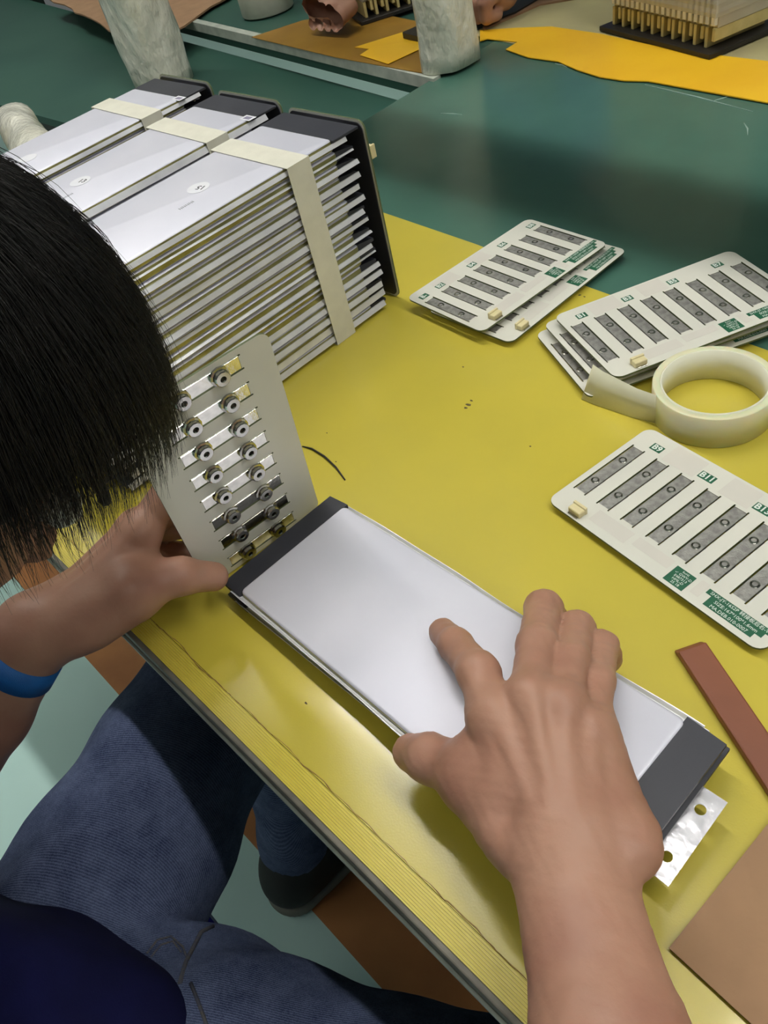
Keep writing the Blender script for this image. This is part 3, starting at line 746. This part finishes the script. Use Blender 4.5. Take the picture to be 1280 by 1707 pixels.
# --- right hand and forearm
def PL(px, py, z): return P(px, py, z + .0078)
Wr = PL(945, 1425, .050); fdir = np.array((.756, -.655, .06)); fdir /= np.linalg.norm(fdir); Er = Wr + fdir * .265
lat = np.cross(fdir, up); lat /= np.linalg.norm(lat)      # across the wrist
MCP = [PL(826, 1198, .060), PL(884, 1168, .066), PL(938, 1182, .063), PL(986, 1222, .055)]
fld = Field((-.25, -.10, -.004), (.15, .235, .125), .0017)
palm = fld.new()
def padd(d, a, b, ra, rb, k=.012, flat=None): return fld.add(d, a, b, ra, rb, k, flat)
palm = padd(palm, Wr, Wr + fdir * .07, .0240, .0268, 0, (up, .74))
palm = padd(palm, Wr + fdir * .07, Wr + fdir * .16, .0268, .036, .01, (up, .85))
palm = padd(palm, Wr + fdir * .16, Er, .036, .040, .01)
carp = [PL(885, 1385, .050), PL(925, 1375, .056), PL(965, 1375, .055), PL(1010, 1385, .048)]
for i, (c, m) in enumerate(zip(carp, MCP)):
    palm = padd(palm, c, m, .0132, (.0112, .0112, .0106, .0098)[i], .007)
    palm = padd(palm, Wr + (c - Wr) * .3, c, .018, .0140, .010, (up, .85))
palm = padd(palm, PL(1040, 1385, .042), PL(1000, 1250, .043), .0115, .0100, .014)            # hypothenar
palm = padd(palm, PL(1058, 1416, .050), PL(1056, 1405, .050), .0098, .009, .012)               # ulna head
palm = padd(palm, PL(880, 1400, .040), PL(800, 1302, .036), .0155, .0125, .014)               # thenar
palm = padd(palm, PL(815, 1300, .040), PL(822, 1235, .046), .0125, .0110, .012)               # web of the thumb
for i, m in enumerate(MCP):                                                                 # knuckles and tendons
    palm = padd(palm, m + up * .0034, m + up * .0036, .0092, .0092, .004)
    palm = padd(palm, Wr + (carp[i] - Wr) * .6 + up * .0130, m + up * .0100, .0028, .0034, .0045)
def chain(pts_, rads, k=.004):
    d = fld.new()
    for i in range(len(pts_) - 1): d = fld.add(d, pts_[i], pts_[i + 1], rads[i], rads[i + 1], k)
    for p_, r_ in (zip(pts_[1:2], rads[1:2]) if len(pts_) == 4 else ()): d = fld.add(d, p_ + up * .0008, p_ + up * .0009, r_ * .97, r_ * .97, k)
    return d
EDGE_Y = .1975
def over_edge(m, p, r_, dz=.0):
    """finger from knuckle m over joint p and down behind the far edge of the cell"""
    p = np.array((p[0], EDGE_Y + r_ * .10, p[2])); q = m * .5 + p * .5 + up * .004
    d_ = np.array((p[0] + .0005, EDGE_Y + r_ * .55, .0240)); t_ = np.array((p[0] + .0010, EDGE_Y + r_ * .85, .0150))
    return chain([m, q, p, d_, t_], [r_ * 1.06, r_ * 1.02, r_ * 1.04, r_ * .90, r_ * .84])
idx = chain([MCP[0], PL(797, 1122, .058), PL(760, 1076, .043), PL(738, 1054, .0290)], [.0112, .0100, .0090, .0082])
mid_f = over_edge(MCP[1], PL(906, 1015, .029), .0100)
ring = over_edge(MCP[2], PL(964, 1045, .029), .0093)
lit = over_edge(MCP[3], PL(1002, 1080, .027), .0080)
thb = chain([PL(850, 1355, .043), PL(785, 1293, .038), PL(716, 1264, .0285), PL(686, 1255, .0200)], [.0150, .0130, .0116, .0100], .006)
d = None
for fg, kk in ((idx, .010), (mid_f, .009), (ring, .009), (lit, .009), (thb, .016)):
    q = smin(palm, fg, kk); d = q if d is None else np.minimum(d, q)
X_, Y_, Z_ = fld.grid()
sn = PL(846, 1362, .060)
d = d + .0042 * np.exp(-((X_ - sn[0]) ** 2 + (Y_ - sn[1]) ** 2 + (Z_ - sn[2]) ** 2) / .0085 ** 2)     # hollow at the base of the thumb
d = d + .00025 * np.sin(X_ * 520 + 3 * np.sin(Y_ * 310)) * np.sin(Y_ * 470 + Z_ * 300)
right_arm = fld.mesh(d)
# --- left hand and forearm
Wl = PD(58, 1058, .500); Fl = PD(-88, 1278, .530); ldir = (Fl - Wl); ldir /= np.linalg.norm(ldir); El = Wl + ldir * .25
fld = Field((-.50, -.26, -.10), (-.315, .20, .125), .0017)
palm = fld.new()
view = -FW
palm = padd(palm, Wl, Wl + ldir * .07, .0238, .0290, 0, (np.cross(ldir, view), 1.0))
palm = padd(palm, Wl + ldir * .07, El, .0290, .039, .01)
LM = [PD(236, 886, .507), PD(228, 880, .528), PD(222, 884, .546), PD(212, 902, .560)]
LC = [PD(118, 1010, .503), PD(112, 1005, .516), PD(106, 1008, .528), PD(100, 1020, .538)]
for i, (c, m) in enumerate(zip(LC, LM)):
    palm = padd(palm, c, m, .0148, (.0116, .0118, .0112, .0102)[i], .008)
    palm = padd(palm, Wl + ldir * -.004, c, .0200, .0152, .012)
palm = padd(palm, PD(120, 1045, .492), PD(218, 996, .492), .0180, .0145, .014)
palm = padd(palm, PD(205, 960, .503), PD(235, 940, .508), .0150, .0125, .012)
palm = padd(palm, LM[0] + view * .004, LM[0] + view * .0041, .0102, .0102, .004)
palm = padd(palm, PD(80, 1052, .482), PD(205, 988, .4765), .0030, .0032, .005)             # tendons toward the thumb and index
palm = padd(palm, PD(88, 1022, .4835), PD(225, 892, .4965), .0028, .0034, .005)
xb = -.4010
ftip = [((-.4030, .112, .080), (xb, .140, .078), (xb + .0020, .158, .074)), ((-.4080, .116, .058), (xb - .001, .146, .058), (xb + .0020, .166, .056)), ((-.4080, .112, .038), (xb - .001, .140, .038), (xb + .0020, .160, .038)), ((-.4080, .098, .018), (xb - .001, .120, .018), (xb + .0015, .136, .018))]
d = None
def mk_d(q):
    global d
    d = q if d is None else np.minimum(d, q)
for m, tp, r_ in zip(LM, ftip, (.0100, .0102, .0096, .0085)):
    mk_d(smin(palm, chain([m] + [np.array(t_) for t_ in tp], [r_ * 1.12, r_, r_ * .92, r_ * .85]), .009))
mk_d(smin(palm, chain([PD(150, 1030, .491), PD(226, 982, .489), PD(303, 960, .499), P(356, 961, .0295)], [.0165, .0135, .0115, .0098], .006), .016))
left_arm = fld.mesh(d)
# --- trunk, legs, head (mostly under clothes)
HEAD = PD(-176, 668, .336); HU = np.array((0.05, .90, .43)); HU /= np.linalg.norm(HU); HF = np.array((0.10, .43, -.90)); HF -= HU * (HF @ HU); HF /= np.linalg.norm(HF); HS = np.cross(HF, HU)
NB = np.array((-.37, -.155, .185)); CH = np.array((-.375, -.255, .045)); BE = np.array((-.345, -.315, -.09)); PV = np.array((-.300, -.235, -.205))
SR, SL = np.array((-.185, -.205, .125)), np.array((-.555, -.195, .115))
HL, KL, AL = np.array((-.350, -.225, -.215)), np.array((-.527, .175, -.225)), np.array((-.528, .050, -.660))
HR, KR, AR = np.array((-.235, -.128, -.228)), np.array((.165, .140, -.228)), np.array((.19, .01, -.655))
torso = [(PV, BE, .125, .12), (BE, CH, .12, .125), (CH, NB, .12, .06), (CH + [0, 0, .03], SR, .08, .062), (CH + [0, 0, .03], SL, .08, .062)]
legs = [(PV, HL, .11, .092), (PV, HR, .11, .092), (HL, KL, .088, .062), (KL, AL, .058, .040), (HR, KR, .088, .062), (KR, AR, .058, .040)]
fld = Field((-.68, -.47, -.75), (.29, .30, .40), .0085)
d = fld.new()
for a, b, ra, rb in torso + legs: d = fld.add(d, a, b, ra - .012, rb - .012, .03)
d = fld.add(d, SR, Er, .042, .040, .03); d = fld.add(d, SL, El, .042, .036, .03)
d = fld.add(d, NB, HEAD - HU * .05 - HF * .02, .052, .055, .03)
d = fld.add(d, HEAD - HU * .02, HEAD + HU * .020, .072, .072, .02, (HS, .92))
d = fld.add(d, HEAD + HF * .035 - HU * .055, HEAD + HF * .045 - HU * .085, .052, .030, .03)      # jaw
d = fld.add(d, HEAD + HF * .092 - HU * .035, HEAD + HF * .080 - HU * .005, .011, .008, .012)       # nose
for s in (-1, 1): d = fld.add(d, HEAD + HS * s * .076 - HU * .03, HEAD + HS * s * .080 + HU * .005, .010, .013, .008)   # ears
for (kn, an) in ((KL, AL), (KR, AR)): d = fld.add(d, an + [0, -.03, -.04], an + [.01, .16, -.06], .034, .028, .02)
trunk = fld.mesh(d)
V, Q = join_vq([right_arm, left_arm, trunk])
body_obj('body', V, Q, G['skin'])
# face features on the head
for s in (-1, 1):
    e_ = HEAD + HF * .074 + HS * s * .031 - HU * .004
    eye = obj('eye', lathe([(.0001, -.011), (.008, -.007), (.011, 0), (.008, .007), (.0001, .011)], 16, True), G['print_white'], person, tuple(e_ - np.array([-.29, -.25, FLOOR])))
    obj('brow', tube([tuple(e_ + HU * .016 + HF * .012 + HS * s * t_ * .02 - HF * t_ * t_ * .006 - np.array([-.29, -.25, FLOOR])) for t_ in (-.8, -.2, .4, 1)], .0028, 6), G['hair'], person)
obj('mouth', tube([tuple(HEAD + HF * (.084 - .006 * t_ * t_) - HU * .070 + HS * t_ * .022 - np.array([-.29, -.25, FLOOR])) for t_ in (-1, -.5, 0, .5, 1)], [.001, .003, .0036, .003, .001], 6), G['nail'], person)

# --- jeans
fld = Field((-.68, -.42, -.66), (.29, .32, -.05), .0062)
d = fld.new()
for a, b, ra, rb in legs: d = fld.add(d, a, b, ra + .004, rb + .008, .035)
X_, Y_, Z_ = fld.grid()
d = d + .0030 * np.sin(34 * X_ + 26 * Y_ + 3 * np.sin(18 * Z_ + 12 * X_)) * np.exp(-((X_ + .30) ** 2 + (Y_ + .09) ** 2) / .02) + .0018 * np.sin(60 * Y_ - 30 * X_ + 20 * Z_) + .0012 * np.sin(95 * X_ + 50 * Z_)
d = np.maximum(d, -(Z_ + .645)); d = np.maximum(d, Z_ + .105)
jv, jq = fld.mesh(d); jeans = body_obj('jeans', jv, jq, G['denim'])
from mathutils.bvhtree import BVHTree
jb = BVHTree.FromPolygons([tuple(v) for v in jv], [tuple(q) for q in jq])
def on_jeans(px, py):
    o_ = Vector(CAM); dr = Vector(FW * F_PX + RT * (px - 640.0) - UP * (py - 853.5)).normalized()
    h_ = jb.ray_cast(o_, dr); return None if h_[0] is None else np.array(h_[0] + h_[1] * .0006)
for line, w_ in (([(300, 1640), (310, 1605), (325, 1575), (335, 1555), (355, 1545), (385, 1541), (412, 1538)], .0016), ([(245, 1590), (262, 1568), (285, 1562), (305, 1580), (312, 1600)], .0008), ([(252, 1596), (268, 1576), (288, 1570), (302, 1588)], .0007), ([(318, 1640), (330, 1670), (345, 1712)], .0012)):
    pp = [on_jeans(*q) for q in line]; pp = [p_ for p_ in pp if p_ is not None]
    if len(pp) > 2: obj('seam', tube([tuple(p_ - np.array([-.29, -.25, FLOOR])) for p_ in pp], w_, 6), G['stitch'], jeans)
# --- shirt
fld = Field((-.68, -.48, -.24), (.05, .02, .27), .007)
d = fld.new()
for a, b, ra, rb in torso: d = fld.add(d, a, b, ra + .012, rb + .012, .04)
d = fld.add(d, np.array((-.355, -.235, -.130)), np.array((-.27, -.180, -.150)), .105, .092, .05)
d = fld.add(d, SR, SR + (Er - SR) * .55, .062, .060, .03); d = fld.add(d, SL, SL + (El - SL) * .6, .060, .056, .03)
X_, Y_, Z_ = fld.grid()
d = d + .0035 * np.sin(40 * X_ + 22 * Z_ + 2 * np.sin(25 * Y_)) + .002 * np.sin(70 * Y_ + 35 * X_)
nn = (NB - CH) / np.linalg.norm(NB - CH)
d = np.maximum(d, (X_ - NB[0]) * nn[0] + (Y_ - NB[1]) * nn[1] + (Z_ - NB[2]) * nn[2] - .0)
d = np.maximum(d, -(Z_ + .205))
body_obj('shirt', *fld.mesh(d), G['shirt'])
# --- shoes
for an, yw in ((AL, 0.), (AR, .25)):
    fld = Field(an + [-.09, -.11, -.10], an + [.11, .25, .06], .005)
    a0 = an + [0, -.030, -.052]; a1 = an + [.012, .165, -.060]
    d = fld.new(); d = fld.add(d, a0, a1, .040, .040, 0); d = fld.add(d, an + [0, -.01, -.02], an + [0, .01, .01], .048, .046, .03)
    X_, Y_, Z_ = fld.grid(); up_d = np.maximum(d, -(Z_ - (FLOOR + .018)))
    sh = body_obj('shoe', *fld.mesh(up_d), G['shoe'])
    d2 = fld.add(fld.new(), a0 * [1, 1, 0] + [0, 0, FLOOR + .012], a1 * [1, 1, 0] + [0, 0, FLOOR + .012], .044, .043, 0); d2 = np.maximum(d2, np.maximum(Z_ - (FLOOR + .020), (FLOOR + .001) - Z_))
    so = body_obj('sole', *fld.mesh(d2), G['shoe_sole']); so.parent = sh
# --- wristband
tdir = ldir; c0 = Wl + ldir * .020; ax1 = np.cross(tdir, up); ax1 /= np.linalg.norm(ax1); ax2 = np.cross(tdir, ax1)
def wb(i, k):
    a = 2 * PI * i / 48; off, rr = ((-.0085, .0246), (.0085, .0258), (.0085, .0272), (-.0085, .0260))[k]
    q = c0 + tdir * (off + .0015 * math.sin(a)) + (ax1 * math.cos(a) + ax2 * math.sin(a)) * rr - np.array([-.29, -.25, FLOOR])
    return tuple(q)
obj('wristband', bm_mesh(strip(4, 49, wb, True), 'wb', True), G['blue_band'], person)['label'] = 'blue wristband'
# --- hair: cap plus strands
crown = HU * .62 - HF * .55 + HS * .05; crown /= np.linalg.norm(crown)
RAD = np.array((.0870, .116, .108))     # side, front-back, up
fld = Field(HEAD - .14, HEAD + .14, .0045)
X_, Y_, Z_ = fld.grid(); rel = np.stack([X_ - HEAD[0], Y_ - HEAD[1], Z_ - HEAD[2]], -1)
lx, ly, lz = rel @ HS, rel @ HF, rel @ HU
d = (np.sqrt((lx / RAD[0]) ** 2 + (ly / RAD[1]) ** 2 + (lz / RAD[2]) ** 2) - 1) * .09
face = np.maximum(ly - .038, -(lz + 5)) * 0 + (ly * .82 - lz * .57 - .028)     # cut away the face side
d = np.maximum(d, face); d = np.maximum(d, -(lz + .075))
d = d + .0015 * np.sin(lx * 160 + 3 * np.sin(ly * 60)) 
hair = body_obj('hair', *fld.mesh(d), G['hair'])
NS, K = 34000, 7
n_ = rng.normal(size=(NS * 3, 3)); n_ /= np.linalg.norm(n_, axis=1)[:, None]
fl_ = n_[:, 1] * .82 * RAD[1] - n_[:, 2] * .57 * RAD[2]
n_ = n_[(fl_ < .022) & (n_[:, 2] * RAD[2] > -.06)][:NS]; NS = len(n_)
B3 = np.stack([HS, HF, HU]); crl = B3 @ crown
pos = n_.copy(); Ls = rng.uniform(.024, .054, NS); step = Ls / (K - 1)
grav = B3 @ np.array((0, 0, -1.))
rad_pt = pos * RAD; lines = [rad_pt * .985]
cur = rad_pt.copy(); jit = rng.normal(size=(NS, 3)) * .09
tg = pos * (pos @ crl)[:, None] - crl; tg /= np.linalg.norm(tg, axis=1)[:, None] + 1e-6
dirv = tg + pos * .26 + jit; dirv /= np.linalg.norm(dirv, axis=1)[:, None]
for k in range(1, K):
    cur = cur + dirv * step[:, None]
    nn_ = cur / RAD; ln_ = np.linalg.norm(nn_, axis=1); nrm_ = nn_ / RAD; nrm_ /= np.linalg.norm(nrm_, axis=1)[:, None]
    ins_ = ln_ < 1.01 + .010 * k / K
    cur[ins_] = cur[ins_] / ln_[ins_][:, None] * (1.012 + .010 * k / K)
    lines.append(cur.copy())
    dirv = dirv + grav * .22 - nrm_ * .12 + rng.normal(size=(NS, 3)) * .05
    bad = np.sum(dirv * nrm_, 1) < -.25; dirv[bad] += nrm_[bad] * .2
    dirv /= np.linalg.norm(dirv, axis=1)[:, None]
Lc = np.stack(lines, 1) @ B3 + HEAD                     # NS,K,3
tan_ = np.gradient(Lc, axis=1); tan_ /= np.linalg.norm(tan_, axis=2)[..., None] + 1e-9
ref = np.array((.3, .5, .8)); a_ = np.cross(tan_, ref); a_ /= np.linalg.norm(a_, axis=2)[..., None] + 1e-9; b_ = np.cross(tan_, a_)
wid = np.linspace(.00024, .00004, K)[None, :, None] * rng.uniform(.7, 1.3, NS)[:, None, None]
ringv = np.stack([Lc + (a_ * math.cos(t_) + b_ * math.sin(t_)) * wid for t_ in (0, 2.094, 4.189)], 2)   # NS,K,3,3
Vh = ringv.reshape(-1, 3)
base_i = (np.arange(NS) * K * 3)[:, None, None]; kk_ = (np.arange(K - 1) * 3)[None, :, None]; jj = np.arange(3)[None, None, :]; j2 = (jj + 1) % 3
Qh = np.stack([base_i + kk_ + jj, base_i + kk_ + j2, base_i + kk_ + 3 + j2, base_i + kk_ + 3 + jj], -1).reshape(-1, 4)
hs = obj('hair_strands', np_mesh('hair_strands', Vh - np.array([-.29, -.25, FLOOR]), Qh), G['hair'], hair); hs['kind'] = 'stuff'

# --- stool
st = empty('stool', (-.285, -.25, FLOOR)); tag(st, 'royal blue plastic stool under the seated person', 'stool')
obj('seat', poly_prism(round_rect(-.17, .17, -.17, .19, .05), .405, .432), G['stool_plastic'], st)
for x in (-1, 1):
    for y in (-1, 1): obj('leg', tube([(x * .15, y * .14 + .02, 0), (x * .12, y * .11 + .02, .405)], [.018, .022], 10), G['stool_plastic'], st)

# ------------------------------------------------------------------ far worker: hands and forearms reaching in over the opposite bench
fp = empty('person', (-1.15, 1.75, FLOOR)); tag(fp, 'far worker across the conveyor with hands resting over brown paper', 'person')
fo = np.array([-1.15, 1.75, FLOOR])
fld = Field((-1.58, 0.98, -.10), (-.74, 1.95, .60), .0050)
hA = P(528, 24, .042); hB = P(800, 2, .035)
shL, shR = np.array((-1.33, 1.72, .42)), np.array((-.95, 1.72, .42)); elA, elB = np.array((-1.45, 1.42, .13)), np.array((-.85, 1.42, .12))
d = fld.new()
d = fld.add(d, (-1.14, 1.78, -.1), (-1.14, 1.75, .36), .14, .13, .03); d = fld.add(d, shL, shR, .06, .06, .05)
d = fld.add(d, (-1.14, 1.73, .42), (-1.14, 1.68, .54), .055, .052, .03)
d = fld.add(d, shL, elA, .052, .042, .03); d = fld.add(d, shR, elB, .052, .042, .03)
d = fld.add(d, elA, hA + [-.02, .10, .03], .040, .028, .02); d = fld.add(d, elB, hB + [0.02, .10, .03], .040, .028, .02)
for hh, sg in ((hA, 1), (hB, -1)):
    d = fld.add(d, hh + [-.02 * sg, .10, .03], hh + [-.01 * sg, .03, .012], .028, .030, .02)
    d = fld.add(d, hh + [-.024, .030, .002], hh + [.024, .030, .002], .024, .024, .012)
    for i in range(4):
        x_ = (-.031 + .0205 * i) * sg; dn = -.002 * i
        f4 = [hh + [x_, .020, .012 + dn], hh + [x_ + .002 * sg, -.022 + .003 * i, .006 + dn], hh + [x_ + .003 * sg, -.020 + .003 * i, -.016 + dn * .5], hh + [x_ + .003 * sg, .006, -.020]]
        for a, b, ra in zip(f4[:-1], f4[1:], (.0118, .0112, .0102)): d = fld.add(d, a, b, ra, ra * .95, .003)
    for a, b, ra, rb in ((hh + [.044 * sg, .040, .0], hh + [.046 * sg, .004, -.010], .0145, .012), (hh + [.046 * sg, .004, -.010], hh + [.026 * sg, -.026, -.016], .012, .0100)): d = fld.add(d, a, b, ra, rb, .006)
fv, fq = fld.mesh(d); obj('body', np_mesh('b', fv - fo, fq), G['skin'], fp)
fld = Field((-1.62, 1.2, -.14), (-.72, 1.99, .55), .009)
d = fld.new()
d = fld.add(d, (-1.14, 1.78, -.1), (-1.14, 1.75, .36), .152, .142, .03); d = fld.add(d, shL, shR, .072, .072, .05)
d = fld.add(d, shL, elA, .064, .056, .03); d = fld.add(d, shR, elB, .064, .056, .03); d = fld.add(d, elB, elB + (hB + [0.02, .10, .03] - elB) * .9, .054, .042, .02)
X_, Y_, Z_ = fld.grid(); d = d + .003 * np.sin(45 * X_ + 30 * Z_)
d = np.maximum(d, Z_ - .47)
cv, cq = fld.mesh(d); obj('work_shirt', np_mesh('c', cv - fo, cq), G['blue_cloth'], fp)
